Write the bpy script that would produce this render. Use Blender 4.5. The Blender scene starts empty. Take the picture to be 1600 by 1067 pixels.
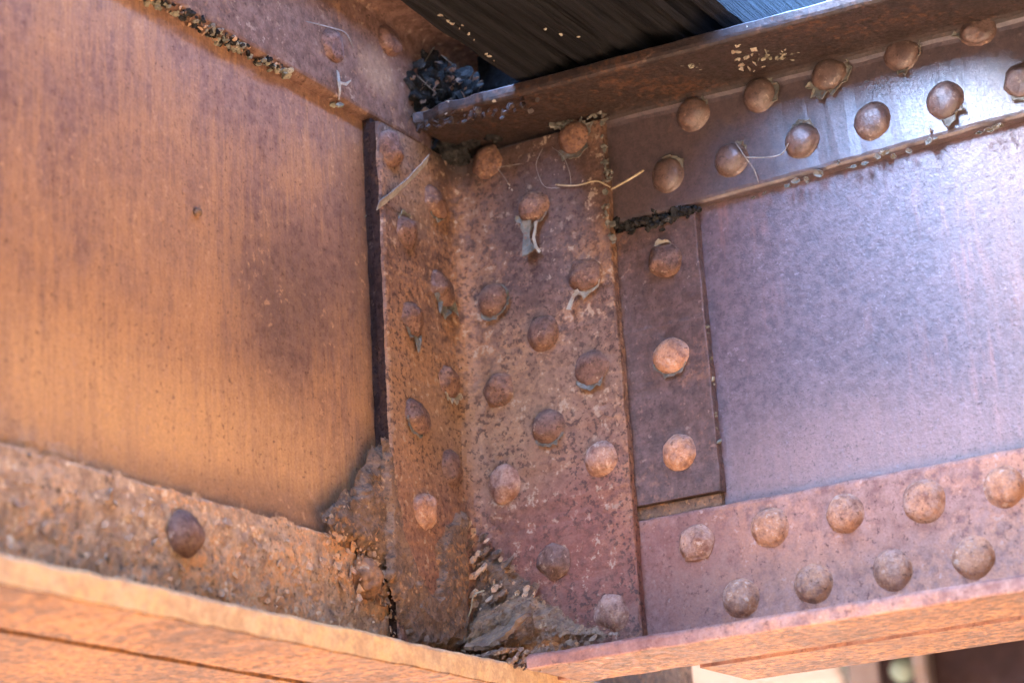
import bpy, bmesh, math, random
from mathutils import Vector, Matrix, noise
R = math.radians
C = bpy.context.scene.collection
S = bpy.context.scene

# ------------------------------------------------------------------ camera, sky, sun, exposure
CAM_C = Vector((1.031848, -1.797161, -0.879471))
CAM_R = Vector((0.854450, 0.516117, -0.059493))
CAM_U = Vector((0.210170, -0.238659, 0.948088))
CAM_F = Vector((-0.475126, 0.822597, 0.312394))
FPX = 3248.391
cam = bpy.data.cameras.new('camera'); camo = bpy.data.objects.new('camera', cam); C.objects.link(camo)
camo.matrix_world = Matrix(((CAM_R.x, CAM_U.x, -CAM_F.x, CAM_C.x), (CAM_R.y, CAM_U.y, -CAM_F.y, CAM_C.y),
                            (CAM_R.z, CAM_U.z, -CAM_F.z, CAM_C.z), (0, 0, 0, 1)))
cam.sensor_width = 36; cam.lens = FPX / 1600 * 36; cam.clip_start = .05; cam.clip_end = 5000
cam.dof.use_dof = True; cam.dof.focus_distance = 2.04; cam.dof.aperture_fstop = 4.3
S.camera = camo
SUN_EL, SUN_FROM = R(30), Vector((-.66, -.75, 0)).normalized()
w = bpy.data.worlds.new('World'); S.world = w; w.use_nodes = True
nt = w.node_tree; bg = nt.nodes['Background']
sky = nt.nodes.new('ShaderNodeTexSky'); sky.sky_type = 'NISHITA'; sky.sun_disc = False
sky.sun_elevation = SUN_EL; sky.sun_rotation = math.atan2(SUN_FROM.x, SUN_FROM.y)
sky.air_density = 1.0; sky.dust_density = 1.7; sky.ozone_density = 8.0
nt.links.new(sky.outputs[0], bg.inputs[0]); bg.inputs[1].default_value = .15
sun = bpy.data.lights.new('sun', 'SUN'); suno = bpy.data.objects.new('sun', sun); C.objects.link(suno)
sun.energy = 2.2; sun.angle = R(.5); sun.color = (1, .88, .74)
sd = (SUN_FROM * math.cos(SUN_EL) + Vector((0, 0, math.sin(SUN_EL))))
suno.rotation_euler = sd.to_track_quat('Z', 'Y').to_euler(); suno.location = sd * 20
S.view_settings.view_transform = 'Standard'; S.view_settings.look = 'None'
S.view_settings.exposure = 6.45; S.view_settings.gamma = 1
S.cycles.max_bounces = 8; S.cycles.diffuse_bounces = 5

def at(px, py, ax, val):
    """point of the plane axis=val that the photograph's pixel px,py looks at"""
    d = CAM_F + CAM_R * ((px - 800) / FPX) + CAM_U * ((533.5 - py) / FPX)
    return CAM_C + d * ((val - CAM_C[ax]) / d[ax])

# ------------------------------------------------------------------ materials
class N:
    def __init__(s, name):
        s.m = bpy.data.materials.new(name); s.m.use_nodes = True; s.t = s.m.node_tree; s.t.nodes.clear()
        s.pos = s.n('ShaderNodeNewGeometry').outputs['Position']
    def n(s, typ, **kw):
        x = s.t.nodes.new(typ)
        for k, v in kw.items(): setattr(x, k, v)
        return x
    def l(s, a, b): s.t.links.new(a, b)
    def put(s, sock, v):
        if hasattr(v, 'is_linked') or isinstance(v, bpy.types.NodeSocket): s.l(v, sock)
        else: sock.default_value = v
    def math(s, op, a, b=0.0, clamp=False):
        x = s.n('ShaderNodeMath', operation=op, use_clamp=clamp); s.put(x.inputs[0], a); s.put(x.inputs[1], b); return x.outputs[0]
    def scaled(s, v, off=(0, 0, 0)):
        x = s.n('ShaderNodeMapping'); s.l(s.pos, x.inputs[0]); x.inputs['Scale'].default_value = v; x.inputs['Location'].default_value = off; return x.outputs[0]
    def noise(s, scale, detail=3, rough=.55, vec=None, dist=0):
        x = s.n('ShaderNodeTexNoise'); s.l(vec if vec is not None else s.pos, x.inputs['Vector'])
        x.inputs['Scale'].default_value = scale; x.inputs['Detail'].default_value = detail
        x.inputs['Roughness'].default_value = rough; x.inputs['Distortion'].default_value = dist; return x.outputs[0]
    def step(s, v, a, b, lo=0., hi=1.):
        x = s.n('ShaderNodeMapRange', interpolation_type='SMOOTHSTEP'); s.put(x.inputs[0], v)
        x.inputs[1].default_value = a; x.inputs[2].default_value = b; x.inputs[3].default_value = lo; x.inputs[4].default_value = hi; return x.outputs[0]
    def mix(s, f, a, b, blend='MIX'):
        x = s.n('ShaderNodeMix', data_type='RGBA', blend_type=blend); s.put(x.inputs[0], f)
        for k, v in ((6, a), (7, b)):
            if isinstance(v, tuple): x.inputs[k].default_value = (*v, 1)
            else: s.l(v, x.inputs[k])
        return x.outputs[2]
    def blob(s, c, r, nz, amp=.6, a=1.15, b=.45):
        """soft patch round c with radii r, its edge broken by the noise nz"""
        x = s.n('ShaderNodeMapping', vector_type='TEXTURE'); s.l(s.pos, x.inputs[0])
        x.inputs['Location'].default_value = c; x.inputs['Scale'].default_value = r
        y = s.n('ShaderNodeVectorMath', operation='LENGTH'); s.l(x.outputs[0], y.inputs[0])
        d = s.math('ADD', y.outputs['Value'], s.math('MULTIPLY', s.math('SUBTRACT', nz, .5), amp * 2))
        return s.step(d, a, b)
    def out(s, col, rough=.6, bump=None, bstr=.5, bdist=.001, spec=.5, metal=0.0):
        p = s.n('ShaderNodeBsdfPrincipled'); o = s.n('ShaderNodeOutputMaterial'); s.l(p.outputs[0], o.inputs[0])
        if isinstance(col, tuple): p.inputs['Base Color'].default_value = (*col, 1)
        else: s.l(col, p.inputs['Base Color'])
        s.put(p.inputs['Roughness'], rough); p.inputs['Specular IOR Level'].default_value = spec; p.inputs['Metallic'].default_value = metal
        if bump is not None:
            b = s.n('ShaderNodeBump'); b.inputs['Strength'].default_value = bstr; b.inputs['Distance'].default_value = bdist
            s.l(bump, b.inputs['Height']); s.l(b.outputs[0], p.inputs['Normal'])
        return s.m

def rust(name, dark, mid, orange, fleck, bloom=(.45, .62), spots=(.60, .68), fl=(.62, .72), streak=0., rough=.55,
         bstr=.6, spec=.5, patches=(), fine=1., spotcol=None, buckle=1.2, coat=0.):
    a = N(name)
    n1 = a.noise(7, 5, .6); n2 = a.noise(70 * fine, 5, .68); n3 = a.noise(190 * fine, 4, .65); n4 = a.noise(420, 2, .6)
    n6 = a.noise(20, 4, .6, a.scaled((1, 1, .7), (9.3, 4.7, 2.1))); nm = a.step(n6, .38, .58, .35, 1.); nf = a.step(n6, .60, .42, .1, 1.)
    n5 = a.noise(120 * fine, 3, .6, a.scaled((1, 1, 1), (3.3, 1.7, 5.1)))
    col = a.mix(a.step(n2, .33, .66), dark, mid)
    if streak:
        st = a.noise(1, 4, .6, a.scaled((95, 95, 9)))
        st2 = a.noise(1, 4, .6, a.scaled((260, 260, 26), (2, 5, 1)))
        sm = a.math('ADD', a.math('MULTIPLY', st, .55), a.math('MULTIPLY', st2, .45))
        bl = a.math('ADD', a.math('MULTIPLY', n1, 1 - streak), a.math('MULTIPLY', sm, streak))
    else:
        sm = n5
        bl = a.math('ADD', a.math('MULTIPLY', n1, .5), a.math('MULTIPLY', n5, .5))
    col = a.mix(a.math('MULTIPLY', a.step(bl, *bloom), .85), col, orange)
    for (c, r, pc, amt, amp, *ab) in patches:
        mk = a.blob(c, r, n1, amp, *ab) if ab else a.blob(c, r, n1 if amp < .45 else n2, amp)
        mk = a.math('MULTIPLY', mk, a.math('MULTIPLY', a.step(sm, .2, .75, .55, 1.2), amt), True)
        col = a.mix(mk, col, pc)
    col = a.mix(a.math('MULTIPLY', a.step(n3, *spots), a.math('MULTIPLY', nm, .8)), col, spotcol or tuple(x * .55 for x in dark))
    col = a.mix(a.math('MULTIPLY', a.step(n5, *fl), a.math('MULTIPLY', nf, .75)), col, fleck)
    col = a.mix(1.0, col, a.mix(n4, (.68, .68, .68), (1.32, 1.32, 1.32)), 'MULTIPLY')
    h = a.math('ADD', a.math('MULTIPLY', n2, .6), a.math('ADD', a.math('MULTIPLY', n3, .5), a.math('MULTIPLY', n4, .25)))
    h = a.math('ADD', h, a.math('MULTIPLY', n1, buckle))
    rg = a.step(n3, .3, .7, rough - .1, rough + .15)
    m = a.out(col, rg, h, bstr, .0016, spec)
    if coat:                                        # clear coat added to strengthen the sky's cool sheen on the scale
        p = [x for x in m.node_tree.nodes if x.type == 'BSDF_PRINCIPLED'][0]; p.inputs['Coat Weight'].default_value = coat; p.inputs['Coat Roughness'].default_value = .42
        for l in list(p.inputs['Normal'].links): m.node_tree.links.new(l.from_socket, p.inputs['Coat Normal'])
    return m

def P(px, py, ax, val): return tuple(at(px, py, ax, val))
XW, XF, XA = -.085, -.0712, -.058        # left girder: web face, flange-angle face, connection-angle face
YW, YF, YA = .0135, 0., -.012            # right girder: the same
Z_UL = -.5725

M = {}
M['web_left'] = rust('streaked_orange_rust', (.185, .096, .068), (.30, .163, .110), (.44, .225, .105), (.47, .26, .145),
    bloom=(.43, .60), spots=(.56, .72), fl=(.56, .70), streak=.50, rough=.7, bstr=.35, spec=.35, patches=[
    (P(445, 470, 0, XW), (.3, .10, .085), (.085, .053, .047), .62, .6, 1.6, -.1),
    (P(560, 330, 0, XW), (.3, .05, .22), (.11, .062, .05), .5, .5, 1.4, .1),
    (P(230, 660, 0, XW), (.3, .30, .075), (.60, .32, .13), .8, .45, 1.6, .1),
    (P(250, 380, 0, XW), (.3, .10, .12), (.42, .22, .11), .45, .5, 1.4, .1),
    (P(430, 800, 0, XW), (.3, .26, .030), (.17, .088, .060), .55, .45, 1.4, .2)])
M['web_right'] = rust('mauve_mill_scale', (.070, .040, .044), (.145, .088, .094), (.28, .125, .10), (.24, .17, .18),
    bloom=(.53, .68), spots=(.58, .68), fl=(.60, .72), streak=.5, rough=.47, bstr=.45, spec=1., coat=.35, fine=1.7, patches=[
    (P(1450, 720, 1, YW), (.26, .3, .08), (.34, .18, .135), .6, .6, 1.5, .1), (P(1590, 400, 1, YW), (.07, .3, .16), (.22, .11, .075), .5, .6, 1.4, .2)])
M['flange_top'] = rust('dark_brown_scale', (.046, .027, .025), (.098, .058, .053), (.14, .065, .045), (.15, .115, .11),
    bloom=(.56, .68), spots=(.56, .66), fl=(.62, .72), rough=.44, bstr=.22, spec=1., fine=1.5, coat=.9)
M['flange_shade'] = rust('shaded_brown_scale', (.020, .012, .010), (.042, .024, .019), (.11, .048, .024), (.10, .07, .055),
    bloom=(.54, .66), spots=(.54, .64), fl=(.63, .72), rough=.55, bstr=.6, spec=.5, fine=1.2)  # darker copy of the flange scale, painting shade onto the upper leg's underside
M['rivet_dark'] = rust('rivet_head_dark_rust', (.075, .042, .034), (.16, .094, .072), (.24, .12, .07), (.32, .24, .19),
    bloom=(.55, .68), spots=(.56, .66), fl=(.60, .70), rough=.42, bstr=.5, spec=.8, fine=1.4)
M['flange_low'] = rust('pink_brown_rust', (.19, .088, .068), (.37, .205, .160), (.47, .22, .13), (.46, .33, .28),
    bloom=(.46, .60), spots=(.56, .66), fl=(.61, .74), rough=.60, bstr=.6, fine=.9, spec=.45, patches=[
    (P(1000, 920, 1, 0), (.12, .3, .12), (.16, .055, .042), .85, .6, 1.5, .1), (P(1250, 880, 1, 0), (.16, .3, .05), (.42, .19, .115), .5, .6, 1.5, .1)])
M['under'] = rust('bright_orange_rust', (.055, .026, .017), (.155, .066, .024), (.25, .105, .030), (.25, .145, .065),
    bloom=(.47, .58), spots=(.54, .66), rough=.8, bstr=1., spec=.3)
M['angle'] = rust('spotted_brown_rust', (.080, .040, .030), (.215, .118, .080), (.37, .18, .085), (.42, .31, .22),
    bloom=(.47, .58), spots=(.525, .60), fl=(.58, .67), rough=.62, bstr=.9, spec=.45, patches=[
    (P(900, 890, 1, YA), (.15, .3, .13), (.235, .075, .048), .75, .6, 1.5, .1),
    (P(800, 640, 1, YA), (.16, .3, .10), (.33, .175, .09), .45, .7, 1.4, .2),
    (P(640, 660, 0, XA), (.3, .05, .20), (.36, .175, .085), .55, .5, 1.4, .1),
    (P(780, 650, 1, YA), (.08, .3, .09), (.30, .18, .10), .5, .6, 1.4, .1),
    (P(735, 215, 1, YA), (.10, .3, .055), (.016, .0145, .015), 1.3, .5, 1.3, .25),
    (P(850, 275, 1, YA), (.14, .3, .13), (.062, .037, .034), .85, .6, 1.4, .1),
    (P(640, 270, 0, XA), (.3, .06, .08), (.40, .25, .16), .5, .55)], spotcol=(.05, .024, .02))
M['filler'] = rust('spotted_red_brown_rust', (.065, .036, .031), (.14, .08, .064), (.24, .115, .066), (.24, .18, .15),
    bloom=(.52, .66), spots=(.55, .64), rough=.56, bstr=.6, spotcol=(.055, .03, .03))
M['edge'] = rust('pale_worn_edge_rust', (.42, .26, .145), (.60, .40, .22), (.62, .39, .18), (.66, .50, .30),
    bloom=(.48, .62), spots=(.62, .74), rough=.7, bstr=.5)
M['leg_upper'] = rust('dusty_pink_scale', (.12, .064, .046), (.21, .120, .085), (.30, .15, .075), (.34, .24, .17),
    bloom=(.50, .62), spots=(.58, .68), fl=(.58, .68), rough=.85, bstr=.5, spec=.15, patches=[(P(590, 115, 0, XF), (.3, .04, .03), (.38, .23, .13), .5, .7)])
M['seam'] = rust('dark_edge_rust', (.028, .017, .016), (.052, .030, .026), (.12, .058, .033), (.11, .075, .06),
    bloom=(.52, .66), spots=(.54, .62), rough=.9, bstr=1., spec=.08)
M['rivet'] = rust('rivet_head_rust', (.11, .055, .040), (.22, .118, .083), (.32, .155, .082), (.40, .29, .21),
    bloom=(.49, .64), spots=(.54, .63), fl=(.60, .70), rough=.68, bstr=.9, spec=.35, fine=1.4)
M['rivet_grey'] = rust('rivet_head_grey_rust', (.22, .105, .075), (.44, .265, .195), (.52, .25, .135), (.54, .42, .33),
    bloom=(.44, .59), spots=(.57, .67), fl=(.57, .69), rough=.82, bstr=.8, spec=.15, fine=1.2)
M['crust'] = rust('flaking_rust_crust', (.30, .18, .115), (.54, .34, .20), (.68, .32, .13), (.70, .56, .38),
    bloom=(.49, .58), spots=(.56, .64), fl=(.58, .66), rough=.85, bstr=1., fine=1., spotcol=(.06, .055, .045))
M['crust_brown'] = rust('brown_flaking_crust', (.13, .072, .048), (.25, .135, .085), (.40, .19, .085), (.42, .30, .19),
    bloom=(.46, .60), spots=(.55, .64), fl=(.6, .7), rough=.85, bstr=.9, spec=.25)
M['mound'] = rust('grey_dirt_crust', (.10, .058, .038), (.22, .125, .073), (.40, .175, .065), (.40, .28, .165),
    bloom=(.53, .62), spots=(.55, .64), fl=(.6, .7), rough=.9, bstr=1., fine=1.3, spotcol=(.035, .035, .036))
M['clump'] = rust('blue_grey_dirt', (.018, .017, .017), (.042, .040, .038), (.08, .052, .036), (.12, .11, .10),
    bloom=(.58, .68), spots=(.52, .6), fl=(.62, .7), rough=.95, bstr=1., fine=1.3, spec=.05)
M['slab'] = rust('rust_slab', (.12, .07, .045), (.24, .145, .085), (.33, .17, .075), (.38, .28, .17), rough=.85, bstr=1., fine=1.2)
def flake_mat(name, a_, b_, c_):
    a = N(name); n1 = a.noise(90, 3, .6); n2 = a.noise(300, 3, .6)
    col = a.mix(a.step(n1, .4, .6), a_, b_); col = a.mix(a.step(n2, .55, .66), col, c_)
    return a.out(col, .7, n2, .6, .0008, .4)
M['flake'] = flake_mat('grey_green_old_paint', (.115, .108, .088), (.19, .175, .145), (.18, .105, .072))
M['flake_pale'] = flake_mat('pale_old_paint', (.26, .22, .17), (.38, .33, .25), (.30, .18, .12))
M['chip'] = flake_mat('old_paint_crumbs', (.14, .13, .095), (.30, .27, .19), (.10, .075, .06))
M['straw_dull'] = flake_mat('dull_fibre', (.10, .08, .055), (.15, .12, .085), (.07, .055, .04))
M['straw'] = flake_mat('dry_straw', (.42, .33, .2), (.52, .42, .28), (.25, .18, .1))
M['web'] = flake_mat('cobweb_thread', (.22, .19, .165), (.30, .27, .24), (.18, .15, .13))
def wood():
    a = N('creosoted_timber')
    g = a.noise(1, 5, .65, a.scaled((160, 5, 160))); g2 = a.noise(1, 4, .6, a.scaled((40, 2.5, 40)))
    n = a.noise(14, 4, .6)
    col = a.mix(a.step(g, .3, .7), (.005, .005, .0055), (.020, .0195, .021)); col = a.mix(a.math('MULTIPLY', a.step(n, .5, .7), .4), col, (.018, .0175, .0175))
    return a.out(col, .85, a.math('ADD', g, g2), 1.0, .006, .12)
M['wood'] = wood()
def ground():
    a = N('dry_sandy_ground'); n1 = a.noise(.6, 5, .6); n2 = a.noise(9, 4, .6); n3 = a.noise(60, 3, .6)
    col = a.mix(n1, (.12, .076, .045), (.165, .106, .062)); col = a.mix(a.step(n2, .45, .65), col, (.105, .070, .043))
    return a.out(col, .95, a.math('ADD', n2, n3), .6, .02, .2)
M['ground'] = ground()
def scrub():
    a = N('dark_scrub_ground'); n1 = a.noise(.8, 5, .6); n2 = a.noise(25, 4, .6)
    return a.out(a.mix(a.step(n2, .35, .65), (.018, .022, .011), (.045, .042, .024)), .95, n2, .8, .03, .2)
M['scrub'] = scrub()
def conc():
    a = N('pale_concrete'); n1 = a.noise(3, 5, .6); n2 = a.noise(40, 4, .6)
    return a.out(a.mix(a.math('MULTIPLY', n1, n2), (.66, .56, .53), (.52, .44, .41)), .9, n2, .4, .004, .3)
M['conc'] = conc()
M['far'] = rust('far_dark_rust', (.022, .0095, .011), (.036, .016, .018), (.045, .02, .015), (.05, .035, .04), rough=.7, fine=.4, spec=.3)
M['far_pale'] = rust('far_pale_rust', (.22, .16, .15), (.30, .23, .22), (.30, .19, .12), (.36, .31, .29), rough=.6, fine=.4)
M['far_rivet'] = rust('far_green_paint', (.18, .22, .17), (.26, .31, .24), (.26, .18, .12), (.33, .35, .3), rough=.5, fine=.6)

# ------------------------------------------------------------------ helpers
def thing(name, label, cat, loc=(0, 0, 0), group=None):
    o = bpy.data.objects.new(name, None); C.objects.link(o); o.location = loc; o.empty_display_size = .02
    o['label'] = label; o['category'] = cat
    if group: o['group'] = group
    return o
def tag(o, label, cat, group=None):
    o['label'] = label; o['category'] = cat
    if group: o['group'] = group
    return o
def obj(name, verts, faces, mat, parent=None, smooth=False, loc=None, mat2=None):
    """one mesh object; vertices are in world metres unless loc is given"""
    base = Vector(loc) if loc is not None else (parent_loc(parent) if parent else Vector())
    me = bpy.data.meshes.new(name); me.from_pydata([tuple(Vector(v) - base) for v in verts], [], faces); me.validate()
    me.materials.append(mat)
    if mat2: me.materials.append(mat2)
    if smooth: me.polygons.foreach_set('use_smooth', [True] * len(me.polygons))
    bm = bmesh.new(); bm.from_mesh(me); bmesh.ops.recalc_face_normals(bm, faces=bm.faces); bm.to_mesh(me); bm.free()
    o = bpy.data.objects.new(name, me); C.objects.link(o)
    if parent: o.parent = parent
    o.location = base - (parent_loc(parent) if parent else Vector())
    return o
def parent_loc(p):
    v = Vector(p.location); 
    while p.parent: p = p.parent; v += p.location
    return v
def nz(p, f, seed=0): return noise.noise((p[0] * f + seed * 7.3, p[1] * f - seed * 3.1, p[2] * f + seed * 1.7))
def rough_up(vs, amp, seed=0):
    o = []
    for v in vs:
        d = noise.noise_vector((v[0] * 45 + seed, v[1] * 45, v[2] * 45)) * amp + noise.noise_vector((v[0] * 190, v[1] * 190 + seed, v[2] * 190)) * amp * .55
        o.append(Vector(v) + d)
    return o
def extrude(name, prof, axis, a, b, n, mat, parent, amp=.0005, fn=None, seed=0, smooth=False, mat2=None, segs=()):
    """a closed profile swept along an axis with n segments, edges left slightly uneven; prof gives the other two coordinates in order"""
    vs, fs, k = [], [], len(prof)
    for i in range(n + 1):
        t = a + (b - a) * i / n
        for (p, q) in prof:
            v = Vector((t, p, q)) if axis == 0 else (Vector((p, t, q)) if axis == 1 else Vector((p, q, t)))
            if fn: v = fn(v)
            vs.append(v)
    for i in range(n):
        for j in range(k):
            fs.append((i * k + j, i * k + (j + 1) % k, (i + 1) * k + (j + 1) % k, (i + 1) * k + j))
    fs.append(tuple(range(k))); fs.append(tuple(range(n * k, n * k + k)))
    o = obj(name, rough_up(vs, amp, seed), fs, mat, parent, smooth, None, mat2)
    if mat2:
        for i in range(n):
            for j in segs: o.data.polygons[i * k + j].material_index = 1
    return o
def rrect(p0, p1, q0, q1, r=.002):
    return [(p0 + r, q0), (p1 - r, q0), (p1 - r * .3, q0 + r * .3), (p1, q0 + r), (p1, q1 - r), (p1 - r * .3, q1 - r * .3), (p1 - r, q1), (p0 + r, q1), (p0 + r * .3, q1 - r * .3), (p0, q1 - r), (p0, q0 + r), (p0 + r * .3, q0 + r * .3)]
def ell(h, wd, t, tw, rr=.010, rt=.005):
    """L section, heel at 0,0: wall of height h and thickness t, leg of width wd and thickness tw"""
    pts = [(0, 0), (wd - .001, 0), (wd, .0012)]
    for k in range(4): th = R(90) * k / 3; pts.append((wd - rt + rt * math.cos(th), tw - rt + rt * math.sin(th)))
    for k in range(6): th = R(-90) - R(90) * k / 5; pts.append((t + rr + rr * math.cos(th), tw + rr + rr * math.sin(th)))
    for k in range(4): th = R(90) * k / 3; pts.append((t - rt + rt * math.cos(th), h - rt + rt * math.sin(th)))
    pts.append((0, h)); return pts

# ------------------------------------------------------------------ ground
def rise(x, a, b): t = max(0., min(1., (x - a) / (b - a))); return t * t * (3 - 2 * t)
gx = [-90, -50, -30, -18, -10, -5, -3, -1, -.5, 0, .5, 1, 1.5, 2, 3, 4, 5, 6, 7, 8, 9, 10, 12, 16, 30, 60, 90]; gy = [-90, -50, -25, -12, -10, -9, -8, -7, -6, -5, -4, -3, -1.5, 0, 2, 5, 10, 20, 40, 70]
def gz(x, y): return -1.7 + max(4.0 * rise(-y, 3, 7.5), 3.8 * rise(x, .9, 5.5))  # unseen banks behind and right of the camera, added to block low sky
gv = [(x, y, gz(x, y) - .06) for x in gx for y in gy]; ny = len(gy)
g = obj('ground', gv, [(a * ny + b, (a + 1) * ny + b, (a + 1) * ny + b + 1, a * ny + b + 1) for a in range(len(gx) - 1) for b in range(ny - 1)], M['scrub']); g['kind'] = 'structure'
sx_ = [-4 + .2 * k for k in range(39)]; sy_ = [-2.1 + .2 * k for k in range(21)]; ny = len(sy_)
g = obj('dirt_slope', [(x, y, gz(x, y) + .03 * noise.noise((x * 1.5, y * 1.5, 2))) for x in sx_ for y in sy_], [(a * ny + b, (a + 1) * ny + b, (a + 1) * ny + b + 1, a * ny + b + 1) for a in range(len(sx_) - 1) for b in range(ny - 1)], M['ground'], None, True); g['kind'] = 'structure'  # unseen; its extent and rise are set for warm bounce on the girders

# ------------------------------------------------------------------ right girder
MG = thing('main_girder', 'mauve brown riveted girder on the right with double rows of domed rivets along both flanges', 'girder', (.3, .018, -.56))
XR = 1.6
extrude('web', rrect(YW, YW + .009, -.545, .02), 0, -.057, XR, 4, M['web_right'], MG, .0002)
def tilt(v):                                    # the upper leg sags a little towards the right
    f = max(0., min(1., (-v.y) / .04)); s = max(-.03, min(.006, .0047 - .046 * v.x + .0015))
    return Vector((v.x, v.y, v.z + (s if v.z > -.05 else 0) ))
ZTU = .0225                                     # underside of the upper leg near x = .12
def topang(sy, y0):
    pr = ell(.1225 + .0145, .100 if sy < 0 else .11, .0135, .0145, .013, .006)
    # heel at top back: turn the L upside down
    return [(y0 + .0135 * (1 if sy < 0 else 0) + sy * p if sy < 0 else y0 + p, ZTU + .0145 - q) for p, q in pr]
pr = ell(.137, .1135, .0135, .0145, .013, .006)
top_front = [(YW - p, ZTU + .0145 - q) for p, q in pr]
top_back = [(YW + .009 + p, ZTU + .0145 - q) for p, q in pr]
def trim(v):
    v = tilt(v)
    if v.y < -.08 and v.x < .14: v.y += .007 * noise.noise((v.x * 40, 3, 1)) * (1 - max(0, v.x) / .14); v.z += .003 * noise.noise((v.x * 55, 9, 1)) * (1 - max(0, v.x) / .14)
    return v
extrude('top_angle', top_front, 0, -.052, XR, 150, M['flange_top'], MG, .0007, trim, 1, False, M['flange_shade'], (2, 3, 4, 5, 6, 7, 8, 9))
extrude('top_angle', top_back, 0, -.052, XR, 30, M['flange_top'], MG, .0005, trim, 2)
pr = ell(.148, .1135, .0135, .0145, .012, .005)
extrude('bottom_angle', [(YW - p, -.560 + q) for p, q in pr], 0, .046, XR, 140, M['flange_low'], MG, .0009, None, 3, False, M['under'], (0,))
extrude('bottom_angle', [(YW + .014 + p, -.561 + q) for p, q in pr], 0, .165, XR, 60, M['flange_low'], MG, .0005, None, 4, False, M['under'], (0,))
extrude('bottom_angle', rrect(.0008, YW - .0005, -.556, -.4125, .001), 0, -.055, .0455, 6, M['flange_low'], MG, .0003)
extrude('filler_plate', rrect(-.0555, .2165, .0006, YW - .0004, .0016), 2, -.3975, -.109, 60, M['filler'], MG, .0010, None, 5)
extrude('gap_strip', rrect(.006, YW - .0006, -.4118, -.3985, .001), 0, .12, .214, 30, M['slab'], MG, .0008, None, 6)  # added strip standing in for the shaded web seen in the gap
bpy.data.objects['gap_strip'].data.materials[0] = M['mound']
# connection angle in the corner: one leg on each girder
cv = []
pr = [(XA - .0125, -.157), (XA - .004, -.157), (XA - .0012, -.1558), (XA, -.153)]
for k in range(7): th = R(180) - R(90) * k / 6; pr.append((XA + .021 + .021 * math.cos(th), YA - .021 + .021 * math.sin(th)))
pr += [(.1235, YA), (.125, YA + .0015), (.125, -.0006), (XA - .0125, -.0006)]
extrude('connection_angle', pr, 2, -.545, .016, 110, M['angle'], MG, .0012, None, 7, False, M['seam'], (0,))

# ------------------------------------------------------------------ left girder
CG = thing('cross_girder', 'orange rusted girder on the left with vertically streaked web and crusted lower flange', 'girder', (XW, -.4, -.575))
Y0, Y1 = -1.2, .5
extrude('web', rrect(XW - .009, XW, -.565, .165), 1, Y0, Y1, 6, M['web_left'], CG, .0002)
pr = ell(.147, .107, .0138, .0145, .012, .006)
extrude('top_angle', [(XW + p, .1735 - q) for p, q in pr], 1, Y0, Y1, 120, M['leg_upper'], CG, .0007, None, 8)
extrude('top_angle', [(XW - .009 - p, .1735 - q) for p, q in pr], 1, Y0, Y1, 20, M['flange_top'], CG, .0007, None, 9)
pr = ell(.1395, .107, .0138, .0235, .012, .004)
prw = ell(.1395, .20, .0138, .0235, .012, .004)
extrude('bottom_angle', [(XW + p, Z_UL + q) for p, q in pr], 1, Y0, Y1, 160, M['under'], CG, .0014, None, 10, False, M['edge'], (2, 3, 4))
bo_ = [x for x in CG.children if x.name.startswith('bottom_angle')][0]; bo_.data.materials.append(M['crust']); kk = len(pr)
for i_ in range(160):
    for j_ in (11, 12, 13, 14, 15, 16): bo_.data.polygons[i_ * kk + j_].material_index = 2
extrude('bottom_angle', [(XW - .009 - p, Z_UL - .0008 + q) for p, q in prw], 1, Y0, Y1, 60, M['under'], CG, .0006, None, 11)
extrude('filler_plate', rrect(XW + .0003, XA - .0158, -.148, -.0145, .0012), 2, -.4325, .0255, 80, M['seam'], CG, .0008, None, 12)

# ------------------------------------------------------------------ rivets
RV = []
for k in range(8):
    vs, fs, ns = [], [], 28
    Rr, Hh = .0182, (.0118, .0108, .0125, .0112, .0120, .0105, .0095, .0112)[k]
    prof = [(1.06, -.02), (1.05, .05), (.985, .10), (.955, .25), (.87, .50), (.72, .73), (.52, .89), (.28, .975)]
    for (pr_, ph) in prof:
        for j in range(ns):
            th = 2 * math.pi * j / ns
            v = Vector((Rr * pr_ * math.cos(th), Rr * pr_ * math.sin(th), Hh * ph))
            am = .0006 if k < 5 else .0014
            v += noise.noise_vector(v * 28 + Vector((k * 4.7, 2, k))) * (.0012 if k < 5 else .0028) * (1 if ph > .1 else .3); v += noise.noise_vector(v * 70 + Vector((k * 9.1, 0, k))) * am * 2.2 + noise.noise_vector(v * 260 + Vector((k * 3.1, k, 0))) * am * .7
            vs.append(v)
    vs.append(Vector((0, 0, Hh)))
    for i in range(len(prof) - 1):
        for j in range(ns): fs.append((i * ns + j, i * ns + (j + 1) % ns, (i + 1) * ns + (j + 1) % ns, (i + 1) * ns + j))
    for j in range(ns): fs.append(((len(prof) - 1) * ns + j, (len(prof) - 1) * ns + (j + 1) % ns, len(prof) * ns))
    me = bpy.data.meshes.new('rivet'); me.from_pydata(vs, [], fs); me.polygons.foreach_set('use_smooth', [True] * len(fs))
    RV.append(me); me.materials.append(M['rivet'])
RVD = []
for me in RV: m2 = me.copy(); m2.materials[0] = M['rivet_dark']; RVD.append(m2)
RVG = []
for me in RV: m2 = me.copy(); m2.materials[0] = M['rivet_grey']; RVG.append(m2)
FR = {'r': Matrix(((1, 0, 0), (0, 0, -1), (0, 1, 0))), 'l': Matrix(((0, 0, 1), (1, 0, 0), (0, 1, 0)))}
rr = random.Random(5)
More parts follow.
